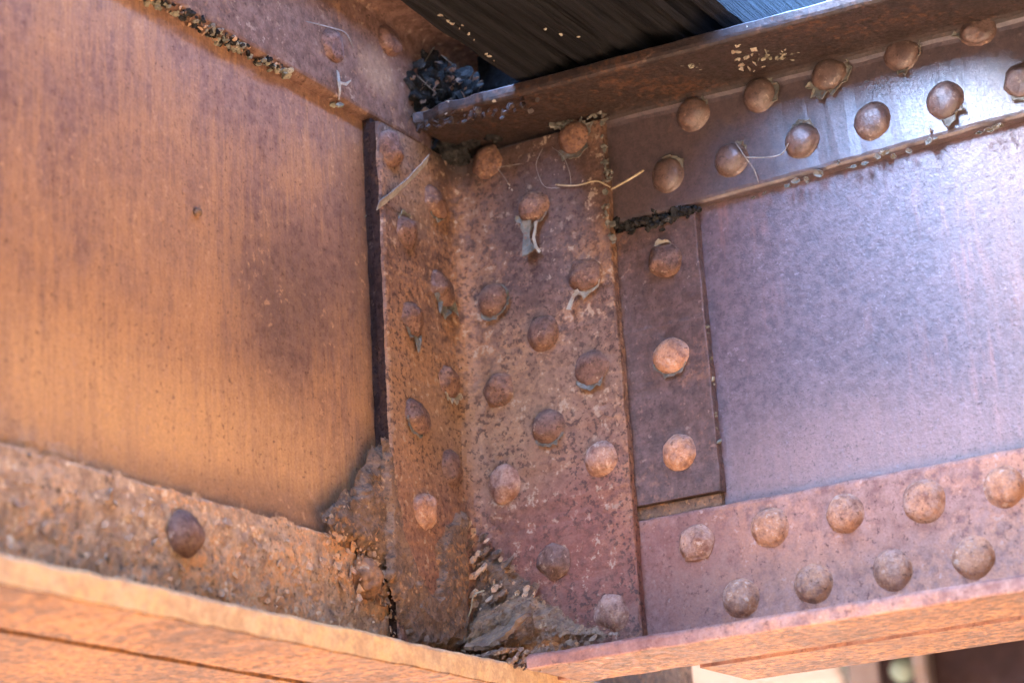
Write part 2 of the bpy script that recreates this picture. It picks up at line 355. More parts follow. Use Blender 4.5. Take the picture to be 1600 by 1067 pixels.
def rivet(px, py, plane, grey=0, rough=0, s=1., flakes=()):
    face, ax, val, par = {'F': ('r', 1, YF, MG), 'A': ('r', 1, YA, MG), 'L': ('l', 0, XA, MG), 'G': ('l', 0, XF, CG), 'H': ('l', 0, XF + .005, CG)}[plane]
    n = Vector((0, -1, 0)) if face == 'r' else Vector((1, 0, 0))
    # the dome's middle is seen where its own height puts it, so aim at half the height
    p = at(px, py, ax, val + (n[ax] * .005)); p[ax] = val
    me = (RVG if grey == 1 else RVD if grey == 2 or (plane == 'F' and py < 300) else RV)[rr.randrange(5) if not rough else 5 + rr.randrange(3)]
    o = bpy.data.objects.new('rivet', me); C.objects.link(o); o.parent = par
    mx = Matrix.Translation(p - Vector(par.location)) @ FR[face].to_4x4() @ Matrix.Diagonal((s * rr.uniform(.94, 1.04), s * rr.uniform(.94, 1.04), s * rr.uniform(.85, 1.05), 1))
    o.matrix_local = mx if flakes else mx @ Matrix.Rotation(rr.uniform(0, 6.28), 4, 'Z')
    for f in flakes: flake(o, *f)
    return o
def sheet(rows, th):
    """a thin crumpled sheet from a grid of points, given a real thickness"""
    n, m = len(rows), len(rows[0]); vs = [v for r_ in rows for v in r_]; K = n * m
    nr = []
    for i in range(n):
        for j in range(m):
            a = rows[min(i + 1, n - 1)][j] - rows[max(i - 1, 0)][j]; b = rows[i][min(j + 1, m - 1)] - rows[i][max(j - 1, 0)]
            c = a.cross(b); nr.append(c.normalized() if c.length > 1e-12 else Vector((0, 0, 1)))
    vs = vs + [v - d * th for v, d in zip(vs, nr)]; fs = []
    for i in range(n - 1):
        for j in range(m - 1):
            q = (i * m + j, i * m + j + 1, (i + 1) * m + j + 1, (i + 1) * m + j); fs += [q, tuple(K + x for x in reversed(q))]
    for i in range(n - 1):
        for j in (0, m - 1): fs.append((i * m + j, (i + 1) * m + j, K + (i + 1) * m + j, K + i * m + j))
    for j in range(m - 1):
        for i in (0, n - 1): fs.append((i * m + j, i * m + j + 1, K + i * m + j + 1, K + i * m + j))
    return vs, fs
FS = [0]
def flake(riv, a0, a1, wd=.006, lift=.004, pale=0, r0=1.02):
    """old paint peeling round a rivet head between two angles (degrees, anticlockwise from the right)"""
    FS[0] += 1; sd = FS[0]; n = max(6, int(abs(a1 - a0) / 9)); rows = []
    for i in range(n + 1):
        t = i / n; th = R(a0 + (a1 - a0) * t); row = []
        e = math.sin(math.pi * t) ** .45
        wj = wd * 1.25 * (.25 + .75 * e) * max(.12, 1 + 1.7 * noise.noise((i * .8, sd * 3.7, 0)))
        for j in range(4):
            s = j / 3; rad = .0182 * r0 + wj * s * (1 - .25 * s); z = .0015 + lift * (s ** 1.4) * (.45 + .9 * abs(noise.noise((i * .55, sd, 4.2)))) 
            row.append(Vector((rad * math.cos(th), rad * math.sin(th), z)) + noise.noise_vector((i * .8, j * .9, sd * 2.2)) * .0011)
        rows.append(row)
    vs, fs = sheet(rows, .0007)
    me = bpy.data.meshes.new('paint_flake'); me.from_pydata(vs, [], fs); me.materials.append(M['flake_pale' if pale else 'flake'])
    o = bpy.data.objects.new('paint_flake', me); C.objects.link(o); o.parent = riv
    return o
# upper flange
rivet(1080, 177, 'F', flakes=[(20, 110, .004, .003)])
rivet(1184, 147, 'F', flakes=[(-40, 75, .005, .004)])
rivet(1293, 114, 'F', flakes=[(190, 300, .009, .005), (-58, 70, .005, .005)])
rivet(1407, 82, 'F', flakes=[(-25, 60, .006, .005), (250, 285, .006, .005)])
rivet(1525, 43, 'F', rough=1, flakes=[(15, 75, .006, .004, 1), (100, 200, .005, .003)])
rivet(1040, 272, 'F', flakes=[(10, 100, .004, .003)])
rivet(1140, 248, 'F', flakes=[(20, 70, .004, .003)])
rivet(1250, 218, 'F', flakes=[(30, 120, .003, .002)])
rivet(1360, 187, 'F')
rivet(1474, 155, 'F', flakes=[(255, 330, .009, .007)])
rivet(1595, 122, 'F', rough=1, flakes=[(230, 300, .005, .003)])
for q in ((1711, 91), (1643, 4), (1832, 58)): rivet(*q, 'F')
# lower flange
rivet(1085, 845, 'F', grey=1, rough=1)
for q in ((1200, 822), (1318, 801), (1441, 781), (1566, 759), (1155, 932), (1268, 910), (1391, 889), (1518, 869), (1692, 738), (1645, 848)): rivet(*q, 'F', grey=1, s=1.04)
# filler column
rivet(1036, 405, 'F', rough=1, flakes=[(60, 130, .004, .003, 1)]); rivet(1045, 555, 'F', grey=1, flakes=[(195, 330, .003, .0015)]); rivet(1057, 705, 'F', grey=1)
# connection angle, right leg
rivet(757, 252, 'A', rough=1); rivet(767, 468, 'A', flakes=[(-70, 50, .004, .004), (220, 300, .005, .003)]); rivet(775, 608, 'A', rough=1); rivet(785, 755, 'A', rough=1, grey=1)
rv_drip = rivet(830, 322, 'A', flakes=[(200, 330, .007, .006)])
rivet(845, 519, 'A'); rivet(853, 665, 'A', flakes=[(220, 330, .004, .002)]); rivet(863, 875, 'A', rough=1)
rivet(893, 213, 'A', flakes=[(215, 325, .008, .006), (-10, 50, .006, .004)]); rv_curl = rivet(911, 428, 'A', rough=1, flakes=[(230, 330, .006, .005, 1)])
rivet(920, 573, 'A', rough=1, flakes=[(215, 315, .006, .005)]); rivet(935, 715, 'A', grey=1); rivet(952, 955, 'A', grey=1, rough=1)
# connection angle, left leg
rivet(615, 232, 'L', rough=1); rivet(640, 360, 'L', rough=1, flakes=[(70, 150, .004, .003)]); rivet(650, 497, 'L', rough=1, flakes=[(220, 300, .010, .006)])
rivet(657, 650, 'L', rough=1, flakes=[(190, 290, .004, .003)]); rivet(670, 797, 'L', grey=1, rough=1)
rivet(685, 315, 'L', rough=1, flakes=[(230, 300, .005, .004)]); rivet(695, 450, 'L', rough=1, flakes=[(210, 330, .010, .007)])
rivet(707, 595, 'L', rough=1, flakes=[(230, 330, .007, .006, 1)]); rivet(711, 730, 'L', rough=1)
# left girder's own
rivet(296, 832, 'H', s=1.12); rivet(525, 68, 'G', rough=1); rivet(612, 62, 'G', rough=1)

# long strips of paint hanging from two rivets
def strip(name, pts, wds, parent, mat, th=.0008, seed=1, nrm=Vector((0, -1, 0))):
    rows = []
    for i, p in enumerate(pts):
        p = Vector(p); t = (Vector(pts[min(i + 1, len(pts) - 1)]) - Vector(pts[max(0, i - 1)])).normalized(); sdv = t.cross(nrm).normalized()
        rows.append([p + sdv * wds[i] * s + nrm * (.25 * wds[i] * (s * s)) + noise.noise_vector((i * .9, s * 2, seed)) * .0010 for s in (-1, -.4, .3, 1)])
    vs, fs = sheet(rows, th); return obj(name, vs, fs, mat, parent)
def pa(px, py, out=.003, ax=1, val=YA): return at(px, py, ax, val - out if ax == 1 else val + out)
strip('paint_flake', [pa(824, 345, .006), pa(824, 358, .004), pa(823, 372, .005), pa(825, 384, .008), pa(828, 396, .012)], [.006, .004, .004, .006, .009], MG, M['flake'])
strip('paint_flake', [pa(838, 346, .006), pa(836, 358, .006), pa(834, 372, .008), pa(838, 386, .010), pa(844, 394, .010)], [.002, .0016, .0016, .002, .0018], MG, M['flake_pale'])
strip('paint_flake', [pa(905, 455, .006), pa(897, 462, .006), pa(893, 472, .006), pa(889, 484, .008)], [.003, .002, .002, .003], MG, M['flake_pale'], seed=4)

# ------------------------------------------------------------------ crumbs, chips, flakes along the edges (countless small bits)
def chips(name, spots, mat, parent, seed, smin, smax, thin=.35, nrm=None):
    r_ = random.Random(seed); vs, fs = [], []
    for p in spots:
        s = r_.uniform(smin, smax); ax = Vector((r_.uniform(-1, 1), r_.uniform(-1, 1), r_.uniform(-1, 1))).normalized()
        if nrm: ax = (Vector(nrm) + ax * .45).normalized()
        q = ax.orthogonal().normalized(); w_ = ax.cross(q); b = len(vs); n = r_.choice((5, 6, 7)); el = r_.uniform(.5, 1)
        for lay in (-1, 1):
            for k in range(n):
                th = 2 * math.pi * k / n + r_.uniform(-.3, .3); rad = s * r_.uniform(.6, 1)
                vs.append(Vector(p) + q * rad * math.cos(th) + w_ * rad * el * math.sin(th) + ax * lay * s * thin * r_.uniform(.3, .8))
        fs.append(tuple(b + k for k in range(n))); fs.append(tuple(b + n + k for k in reversed(range(n))))
        for k in range(n): fs.append((b + k, b + (k + 1) % n, b + n + (k + 1) % n, b + n + k))
    o = obj(name, vs, fs, mat, parent)
    o['kind'] = 'stuff'
    return o
rc = random.Random(3)
def along(pts, n, jit, ax, val, o0, o1):
    out = []
    for _ in range(n):
        k = rc.randrange(len(pts) - 1); t = rc.random(); (x0, y0), (x1, y1) = pts[k], pts[k + 1]
        out.append(at(x0 + (x1 - x0) * t + rc.gauss(0, jit), y0 + (y1 - y0) * t + rc.gauss(0, jit), ax, val + rc.uniform(o0, o1)))
    return out
def rim(n, y0, y1, dep):
    out = []
    while len(out) < n:
        y = rc.uniform(y0, y1); k = noise.noise((y * 28, 3, 7)) + .5 * noise.noise((y * 90, 1, 2)) - .9 * max(0, (y + .34) / .15)
        if rc.random() > .45 + 1.1 * k: continue
        t = rc.random(); out.append(Vector((XW + .0008 + .0135 * t, y, .0268 - dep * rc.random() ** 1.5 - .002 * (1 - t))))
    return out
chips('paint_crumb', rim(150, -.19, -.68, .005), M['chip'], CG, 2, .0016, .0066, .45)
chips('paint_crumb', rim(150, -.24, -.66, .004), M['clump'], CG, 8, .0016, .006, .5)
chips('paint_crumb', rim(260, -.19, -.68, .003), M['mound'], CG, 18, .0008, .0028, .5)
chips('paint_crumb', rim(60, -.30, -.62, .005), M['crust'], CG, 28, .0012, .004, .4)
def edge_flakes(lst, plane, val, parent, mat):
    re_ = random.Random(len(lst))
    for i, (px, py, ln, hh) in enumerate(lst):
        p = at(px, py, plane, val); a_ = re_.uniform(-.5, .5); ln *= re_.uniform(.35, 1.25); hh *= re_.uniform(.5, 1.3); n = 9
        ux = Vector((math.cos(a_), 0, math.sin(a_))); uz = Vector((-math.sin(a_), 0, math.cos(a_))); nn = Vector((0, -1, 0)); tl = re_.uniform(.1, .9)
        rows = []
        for a2 in range(4):
            r_ = a2 / 3; row = []
            for k in range(n + 1):
                th = 2 * math.pi * k / n; rad = r_ * (.75 + .5 * noise.noise((math.cos(th) * 1.3 + i * 3, math.sin(th) * 1.3, i)))
                row.append(p + ux * (ln * .5 * rad * math.cos(th)) + uz * (hh * .55 * rad * math.sin(th)) + nn * (.001 + .004 * r_ * (tl + .5 * math.cos(th + i))) + noise.noise_vector((th * 2, r_ * 2, i * 4)) * .0006 * r_)
            rows.append(row)
        vs, fs = sheet(rows, .0008); obj('paint_flake', vs, fs, mat, parent)
edge_flakes([(1178, 310, .010, .004), (1196, 302, .008, .004), (1232, 291, .012, .006), (1246, 285, .010, .006), (1262, 283, .010, .007), (1282, 273, .014, .007),
             (1312, 256, .009, .008), (1334, 262, .014, .005), (1352, 256, .012, .006), (1372, 246, .010, .006), (1384, 240, .015, .008), (1398, 246, .010, .005),
             (1422, 238, .012, .005), (1452, 222, .010, .008), (1462, 216, .012, .010), (1532, 210, .010, .006), (1548, 205, .009, .005), (1562, 199, .012, .005)], 1, .002, MG, M['flake'])
edge_flakes([(1454, 205, .004, .008), (1562, 198, .006, .004), (1380, 237, .006, .005), (1155, 79, .006, .004)], 1, -.001, MG, M['flake_pale'])
# flaking patch under the upper leg
def under_leg(px, py): 
    p = at(px, py, 1, -.02); return p
chips('paint_crumb', [at(x + rc.gauss(0, 13), y + rc.gauss(0, 11), 2, .0145) for x, y in [(1166, 92)] * 26], M['flake_pale'], MG, 5, .0025, .0055, .25)
chips('paint_crumb', [at(x + rc.gauss(0, 14), y + rc.gauss(0, 5), 2, .0135) for x, y in [(1225, 84)] * 22], M['chip'], MG, 6, .0025, .005, .25)
chips('paint_crumb', [at(x + rc.gauss(0, 9), y + rc.gauss(0, 4), 2, .0175) for x, y in [(1085, 102)] * 10 + [(1320, 36)] * 9], M['chip'], MG, 7, .002, .0045, .25)
chips('paint_crumb', [at(x, y, 1, -.1) for x, y in ((697, 178), (722, 172), (743, 170), (772, 158), (700, 160), (735, 152), (1167, 42))], M['flake_pale'], MG, 9, .0012, .003, .3)
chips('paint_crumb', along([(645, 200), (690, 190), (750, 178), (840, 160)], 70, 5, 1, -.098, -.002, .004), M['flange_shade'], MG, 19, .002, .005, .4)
# bits along the filler plate and the connection angle's edge
chips('paint_crumb', [at(x, y, 1, .004) for x, y in ((1114, 592), (1116, 600), (1119, 650), (1118, 645), (1123, 690), (1113, 625), (1106, 520), (1104, 510), (1112, 560), (1118, 668))], M['chip'], MG, 11, .002, .0045, .5)
chips('paint_crumb', along([(940, 180), (946, 250), (950, 330), (956, 380)], 46, 3, 1, YA, -.003, .003), M['flake'], MG, 12, .002, .0055, .4)
chips('paint_crumb', along([(955, 355), (1000, 350), (1050, 338), (1088, 325)], 90, 5, 1, .0, -.004, .006), M['clump'], MG, 13, .0025, .007, .6)
chips('paint_crumb', along([(860, 195), (900, 188), (945, 172)], 34, 5, 1, YA, -.006, .002), M['flake'], MG, 14, .003, .008, .3)
chips('paint_crumb', along([(560, 480), (572, 520), (566, 330)], 14, 3, 1, -.148, -.002, .002), M['chip'], CG, 15, .0015, .003, .5)
# ------------------------------------------------------------------ crusts of flaking rust and dirt
def inside(p, poly):
    c = False; j = len(poly) - 1
    for i in range(len(poly)):
        if (poly[i][1] > p[1]) != (poly[j][1] > p[1]) and p[0] < (poly[j][0] - poly[i][0]) * (p[1] - poly[i][1]) / (poly[j][1] - poly[i][1]) + poly[i][0]: c = not c
        j = i
    return c
def edist(p, poly):
    d = 9
    for i in range(len(poly)):
        a, b = Vector(poly[i]), Vector(poly[i - 1]); q = Vector(p); t = max(0, min(1, (q - a).dot(b - a) / max(1e-12, (b - a).length_squared))); d = min(d, (q - a - (b - a) * t).length)
    return d
def crust(name, pix, ax, val, hgt, ramp, cell, mat, parent, seed, rough=1., base=.25, freq=40):
    """an uneven crust laid on a plane inside an outline"""
    o_ = 0 if ax == 1 else 1
    poly = [(at(x, y, ax, val)[o_], at(x, y, ax, val)[2]) for x, y in pix]
    u0, u1 = min(p[0] for p in poly) - .01, max(p[0] for p in poly) + .01; v0, v1 = min(p[1] for p in poly) - .01, max(p[1] for p in poly) + .01
    nu, nv = int((u1 - u0) / cell), int((v1 - v0) / cell); idx = {}; vs, fs = [], []
    sgn = -1 if ax == 1 else 1
    for i in range(nu + 1):
        for j in range(nv + 1):
            u, v = u0 + i * cell, v0 + j * cell
            wob = (noise.noise((u * 60, v * 60, seed)) * .006 + noise.noise((u * 180, v * 180, seed)) * .003)
            ins = inside((u, v), poly); d = (edist((u, v), poly) * (1 if ins else -1)) + wob
            if d < -.0015: continue
            e = max(0., min(1., d / ramp)); e = e * e * (3 - 2 * e)
            f1 = noise.fractal((u * freq, v * freq, seed * 3.3), .9, 2.1, 5) * .5 + .5; f2 = noise.ridged_multi_fractal((u * freq * 1.6, v * freq * 1.6, seed), .8, 2.2, 4, 1, 2) * .4
            q = math.floor(f1 * 5) / 5
            h = hgt * e * (base + (1 - base) * (f1 * .5 + q * .25 + f2 * .35 * rough)) - .0008
            idx[i, j] = len(vs); pt = (u, val + sgn * h, v) if ax == 1 else (val + sgn * h, u, v); vs.append(pt)
    for (i, j) in list(idx):
        if (i + 1, j) in idx and (i, j + 1) in idx and (i + 1, j + 1) in idx: fs.append((idx[i, j], idx[i + 1, j], idx[i + 1, j + 1], idx[i, j + 1]))
    o = obj(name, vs, fs, mat, parent)
    return o
def lump(name, p, r, mat, parent, seed, sub=3, amp=.45, fr=60, sq=(1, 1, 1)):
    bm = bmesh.new(); bmesh.ops.create_icosphere(bm, subdivisions=sub, radius=1)
    vs = []
    for v in bm.verts:
        d = 1 + amp * noise.fractal(v.co * (fr * r) + Vector((seed * 5.1, seed, 0)), .8, 2.1, 4)
        vs.append(Vector(p) + Vector((v.co.x * sq[0], v.co.y * sq[1], v.co.z * sq[2])) * r * d)
    fs = [tuple(x.index for x in f.verts) for f in bm.faces]; bm.free()
    return obj(name, vs, fs, mat, parent, sub > 3)
cr = crust('rust_crust', [(-90, 700), (-60, 672), (117, 722), (235, 758), (356, 790), (449, 812), (520, 850), (560, 900), (660, 1010), (640, 1070), (400, 1020), (0, 960), (-90, 930)], 0, XF, .0042, .028, .0020, M['crust'], CG, 3, 1.2, .05, 55)
cr['kind'] = 'stuff'
cr = crust('rust_crust', [(-90, 560), (-40, 590), (0, 612), (60, 650), (120, 684), (235, 738), (356, 782), (470, 815), (455, 850), (300, 815), (0, 735), (-90, 715)], 0, XW + .0003, .0052, .040, .0022, M['web_left'], CG, 23, .7, .25, 45)
cr['kind'] = 'stuff'
m1 = crust('dirt_mound', [(500, 805), (545, 765), (570, 720), (592, 690), (606, 700), (612, 790), (634, 870), (676, 950), (700, 1010), (640, 1010), (585, 890), (520, 838)], 0, XF + .001, .017, .016, .0018, M['mound'], None, 7, .7, .45, 45)
tag(m1, 'grey crusted dirt packed against the left girder at the foot of the corner angle', 'dirt')
for q in ([(598, 686), (610, 694), (621, 780), (628, 830), (648, 890), (690, 950), (708, 1012), (640, 1012), (604, 900), (600, 780)], [(672, 945), (684, 900), (682, 850), (696, 822), (712, 800), (728, 800), (728, 1012), (690, 1012)]):
    crust('rust_crust', q, 0, XA + .0005, .010, .007, .0018, M['mound'], MG, 17 + len(q), 1., .5, 50)['kind'] = 'stuff'
m2 = crust('dirt_mound', [(690, 835), (712, 790), (735, 805), (765, 840), (800, 870), (845, 920), (905, 985), (890, 1015), (760, 1030), (700, 1020), (676, 950), (680, 890)], 1, YA + .001, .019, .026, .0018, M['mound'], None, 9, .9, .35, 45)
tag(m2, 'dark flaking dirt heap at the foot of the right girder beside the corner angle', 'dirt')
def litter(name, poly, ax, val, o0, o1, n, smin, smax, mat, parent, seed, thin=.16):
    r_ = random.Random(seed); out = []; xs = [q[0] for q in poly]; ys = [q[1] for q in poly]
    while len(out) < n:
        p = (r_.uniform(min(xs), max(xs)), r_.uniform(min(ys), max(ys)))
        if inside(p, poly): out.append(at(*p, ax, val + r_.uniform(o0, o1)))
    return chips(name, out, mat, parent, seed, smin, smax, thin, (0, -1, .25) if ax == 1 else (1, 0, .25))
LQ = [(690, 850), (720, 800), (770, 850), (850, 930), (905, 985), (850, 1025), (700, 1015)]
litter('rust_scale', LQ, 1, YA, -.019, -.006, 130, .003, .009, M['mound'], m2, 31)
litter('rust_scale', LQ, 1, YA, -.020, -.008, 110, .002, .008, M['crust'], m2, 32)
litter('rust_scale', [(505, 810), (560, 760), (596, 700), (610, 790), (640, 890), (690, 985), (620, 985), (560, 870)], 0, XF, .004, .012, 130, .003, .008, M['mound'], m1, 33)
litter('rust_scale', [(505, 815), (560, 780), (610, 800), (640, 890), (690, 985), (600, 1000), (500, 900)], 0, XF, .003, .010, 110, .002, .008, M['crust'], m1, 34)
litter('rust_scale', [(0, 720), (300, 790), (520, 860), (600, 990), (300, 930), (0, 870)], 0, XF, .001, .005, 80, .002, .007, M['crust'], CG, 35, .25)
litter('grit', LQ, 1, YA, -.020, -.002, 260, .0006, .0020, M['crust_brown'], m2, 41, .5)
litter('grit', [(690, 985), (830, 930), (990, 985), (960, 1020), (830, 1045), (720, 1035)], 1, -.05, -.014, .006, 280, .0006, .0020, M['crust_brown'], m2, 42, .5)
litter('grit', [(505, 815), (560, 770), (610, 780), (640, 890), (690, 985), (600, 1000), (500, 900)], 0, XF, .002, .012, 240, .0008, .0026, M['crust'], m1, 43, .5)
m3 = crust('rust_flake_heap', [(700, 985), (760, 955), (830, 930), (905, 975), (960, 990), (900, 1012), (850, 1030), (760, 1035), (700, 1020)], 1, -.034, .016, .014, .0016, M['slab'], None, 12, 1.0, .5, 75)
litter('rust_scale', [(690, 1000), (760, 965), (850, 965), (960, 990), (930, 1018), (830, 1040), (740, 1035)], 1, -.05, -.012, .0, 130, .0015, .006, M['slab'], m3, 36)
litter('rust_scale', [(760, 1020), (850, 1008), (930, 1005), (900, 1035), (840, 1048), (790, 1040)], 1, -.085, -.012, .004, 110, .0012, .0045, M['mound'], m3, 37)
tag(m3, 'tan heap of rust scale lying on the lower flange in the corner', 'rust heap')
def slab(pxs, py_fn, y, h, th, name, label, seed, mat):
    rows = []
    n = 16
    for i in range(n + 1):
        t = i / n; px = pxs[0] + (pxs[1] - pxs[0]) * t; c0 = at(px, py_fn(t), 1, y); hh = h * (math.sin(math.pi * (t * .9 + .05)) ** .5)
        rows.append([c0 + Vector((0, .022 * (j / 5 - .5), hh * (j / 5 - .5))) + noise.noise_vector((i * .7, j * .8, seed)) * .0022 + noise.noise_vector((i * 2.1, j * 2, seed)) * .0012 for j in range(6)])
    vs, fs = sheet(rows, th); return tag(obj(name, vs, fs, mat), label, 'rust flake')
slab((735, 822), lambda t: 1003 - 46 * t + 10 * math.sin(t * 3), -.072, .020, .004, 'rust_slab', 'long tan slab of rust scale tilted against the dirt heap in the lower corner', 3, M['slab'])
slab((742, 800), lambda t: 1024 - 12 * t, -.088, .008, .003, 'rust_slab', 'thin jagged rust flake lying on the lower flange below the long tan slab', 8, M['slab'])
for i, (x, y, r_) in enumerate(((628, 885, .010), (640, 925, .013), (648, 960, .013), (655, 1000, .014), (615, 850, .008))):
    lump('dirt_lump', at(x, y, 0, -.064), r_, M['mound'], m1, 40 + i, 4, .5, 80)
def tube(name, pts, rad, mat, parent=None, k=6):
    pts = [Vector(p) for p in pts]; q = []
    for i in range(len(pts) - 1):                      # smooth the run
        p0, p1, p2, p3 = pts[max(i - 1, 0)], pts[i], pts[i + 1], pts[min(i + 2, len(pts) - 1)]
        for s in range(6):
            t = s / 6; q.append(.5 * ((2 * p1) + (p2 - p0) * t + (2 * p0 - 5 * p1 + 4 * p2 - p3) * t * t + (3 * p1 - p0 - 3 * p2 + p3) * t ** 3))
    q.append(pts[-1]); vs, fs = [], []
    for i, p in enumerate(q):
        t = (q[min(i + 1, len(q) - 1)] - q[max(i - 1, 0)]).normalized(); a_ = t.orthogonal().normalized(); b_ = t.cross(a_); rd = rad * (1 + .35 * noise.noise((i * .6, rad * 900, 3)))
        if i in (0, len(q) - 1): rd *= .5
        for j in range(k): th = 2 * math.pi * j / k; vs.append(p + a_ * rd * math.cos(th) + b_ * rd * math.sin(th))
    for i in range(len(q) - 1):
        for j in range(k): fs.append((i * k + j, i * k + (j + 1) % k, (i + 1) * k + (j + 1) % k, (i + 1) * k + j))
    fs += [tuple(range(k)), tuple(range((len(q) - 1) * k, len(q) * k))]
    return obj(name, vs, fs, mat, parent, True)
# knob-like corroded rivet remains and stud on the web
lump('rivet', at(572, 903, 0, XF + .006), .0185, M['crust_brown'], CG, 4, 4, .30, 80, (.75, 1, 1))
lump('stud', at(308, 332, 0, XW + .002), .0045, M['mound'], CG, 2, 2, .25, 60)

DC = thing('dirt_clump', 'dark matted clump of dirt and leaf scraps in the upper corner beside the timber', 'dirt', at(670, 150, 1, -.05))
for i, (x, y, yy, r_) in enumerate(((628, 165, -.06, .020), (655, 150, -.05, .026), (690, 140, -.04, .024), (720, 132, -.035, .017), (600, 155, -.09, .014), (575, 150, -.11, .013), (668, 110, -.03, .020), (640, 195, -.05, .016), (655, 228, -.03, .016), (700, 222, -.022, .016), (735, 208, -.022, .014), (770, 205, -.02, .012), (714, 242, -.016, .014), (700, 236, -.026, .014), (608, 175, -.075, .016))):
    lump('dirt_lump', at(x, y, 1, yy), r_, M['clump'], DC, i + 3, 4, .55, 110)
rs = random.Random(8)
cl_pts = []
while len(cl_pts) < 260:
    x, y = rs.gauss(668, 38), rs.gauss(140, 30)
    if y < 88 + abs(x - 668) * .35 or y > 200 or x > 760: continue
    cl_pts.append(at(x, y, 1, rs.uniform(-.075, -.035)))
chips('leaf_scrap', cl_pts[:150], M['clump'], DC, 51, .003, .010, .12)
chips('leaf_scrap', cl_pts[150:215], M['mound'], DC, 52, .002, .006, .15)
chips('leaf_scrap', cl_pts[215:], M['crust_brown'], DC, 53, .0015, .006, .12)
for i in range(26):
    p0 = at(rs.gauss(668, 35), rs.gauss(135, 24), 1, rs.uniform(-.075, -.045)); d = Vector((rs.uniform(-1, 1), rs.uniform(-.5, .2), rs.uniform(-.6, 1))).normalized() * rs.uniform(.012, .03)
    tube('fibre', [p0, p0 + d * .4 + Vector((rs.uniform(-.004, .004), 0, rs.uniform(-.004, .004))), p0 + d], rs.uniform(.0004, .0008), M['clump' if i % 3 else 'straw_dull'], DC, 4)

# ------------------------------------------------------------------ straws, twigs and cobwebs
tag(tube('straw', [pa(955, 296, .004), pa(975, 285, .01), pa(992, 275, .012), pa(1006, 266, .008)], .0013, M['straw']), 'pale straw stuck out beside the edge of the corner plate near the top flange', 'straw')
tag(tube('twig', [pa(868, 289, .003), pa(900, 290, .004), pa(930, 283, .005), pa(945, 288, .005), pa(954, 293, .004)], .0008, M['straw']), 'thin bent twig lying across the corner plate left of the straw', 'twig')
tag(tube('root_fibre', [pa(682, 905, .03), pa(688, 925, .034), pa(696, 932, .034), pa(703, 965, .03), pa(706, 990, .028)], .0011, M['straw']), 'pale root fibre hanging at the pointed foot of the corner angle', 'fibre')
tag(tube('root_fibre', [pa(706, 990, .028), pa(722, 975, .03), pa(735, 955, .03), pa(740, 930, .032), pa(757, 922, .03)], .0008, M['straw']), 'pale root fibre curving up right over the dark dirt heap', 'fibre')
CW = thing('cobweb', 'dusty cobweb threads around the rivets of the upper corner plate', 'cobweb', at(830, 260, 1, YA))
for pts in ([pa(848, 232, .004), pa(838, 255, .008), pa(842, 275, .008), pa(852, 292, .006), pa(875, 294, .004)], [pa(862, 230, .004), pa(880, 245, .008), pa(890, 270, .008), pa(892, 288, .004)],
            [pa(778, 262, .006), pa(795, 259, .006), pa(815, 256, .003)], [pa(778, 264, .006), pa(790, 280, .006), pa(797, 292, .005)]):
    tube('thread', pts, .00035, M['web'], CW, 5)
chips('dust_knot', [pa(779, 265, .006), pa(796, 294, .006), pa(800, 297, .006), pa(795, 288, .006)], M['flake_pale'], CW, 4, .0015, .0028, .5)
CW2 = thing('cobweb', 'white cobweb thread strung between two upper flange rivets', 'cobweb', at(1180, 250, 1, -.01))
for pts in ([at(1150, 222, 1, -.014), at(1158, 236, 1, -.018), at(1166, 248, 1, -.018), at(1178, 265, 1, -.01), at(1185, 286, 1, -.004)], [at(1164, 246, 1, -.018), at(1200, 246, 1, -.014), at(1222, 240, 1, -.012), at(1232, 224, 1, -.014)]):
    tube('thread', pts, .0007, M['web'], CW2, 5)
CW3 = thing('cobweb', 'grey cobweb rope slanting across the top of the corner angle', 'cobweb', at(630, 285, 0, XA))
q0, q1 = at(592, 322, 1, -.162), at(670, 250, 0, XA + .022)
rows = []
for i in range(13):
    t = i / 12; p = q0.lerp(q1, t) + Vector((0, 0, -.003 * math.sin(math.pi * t)))
    rows.append([p + Vector((.002 * s, -.001, .0045 * s)) * (1 + .5 * noise.noise((i * .8, 2, 1))) + noise.noise_vector((i, s, 5)) * .0006 for s in (-1, 0, 1)])
vs, fs = sheet(rows, .0012); obj('strand', vs, fs, M['web'], CW3)
tube('thread', [at(478, 34, 0, XF + .003), at(515, 43, 0, XF + .02), at(540, 52, 0, XF + .018), at(552, 75, 0, XF + .004)], .0007, M['web'], CW3, 5)
CW4 = thing('cobweb', 'pale torn cobweb scrap hanging from the left girder upper flange edge', 'cobweb', at(530, 140, 0, XF))
strip('strand', [at(527, 112, 0, XF + .004), at(528, 128, 0, XF + .008), at(530, 142, 0, XF + .008), at(529, 156, 0, XF + .006)], [.002, .0025, .0018, .0008], CW4, M['flake_pale'], seed=3, nrm=Vector((1, 0, 0)))
strip('strand', [at(530, 130, 0, XF + .004), at(540, 132, 0, XF + .006), at(548, 126, 0, XF + .004)], [.0012, .0012, .0008], CW4, M['flake_pale'], seed=5, nrm=Vector((1, 0, 0)))
tag(lump('pebble', at(834, 1041, 0, .018), .0055, M['conc'], None, 2, 3, .3, 80), 'small pale grey pebble on the lower flange tip below the heap of rust', 'pebble')

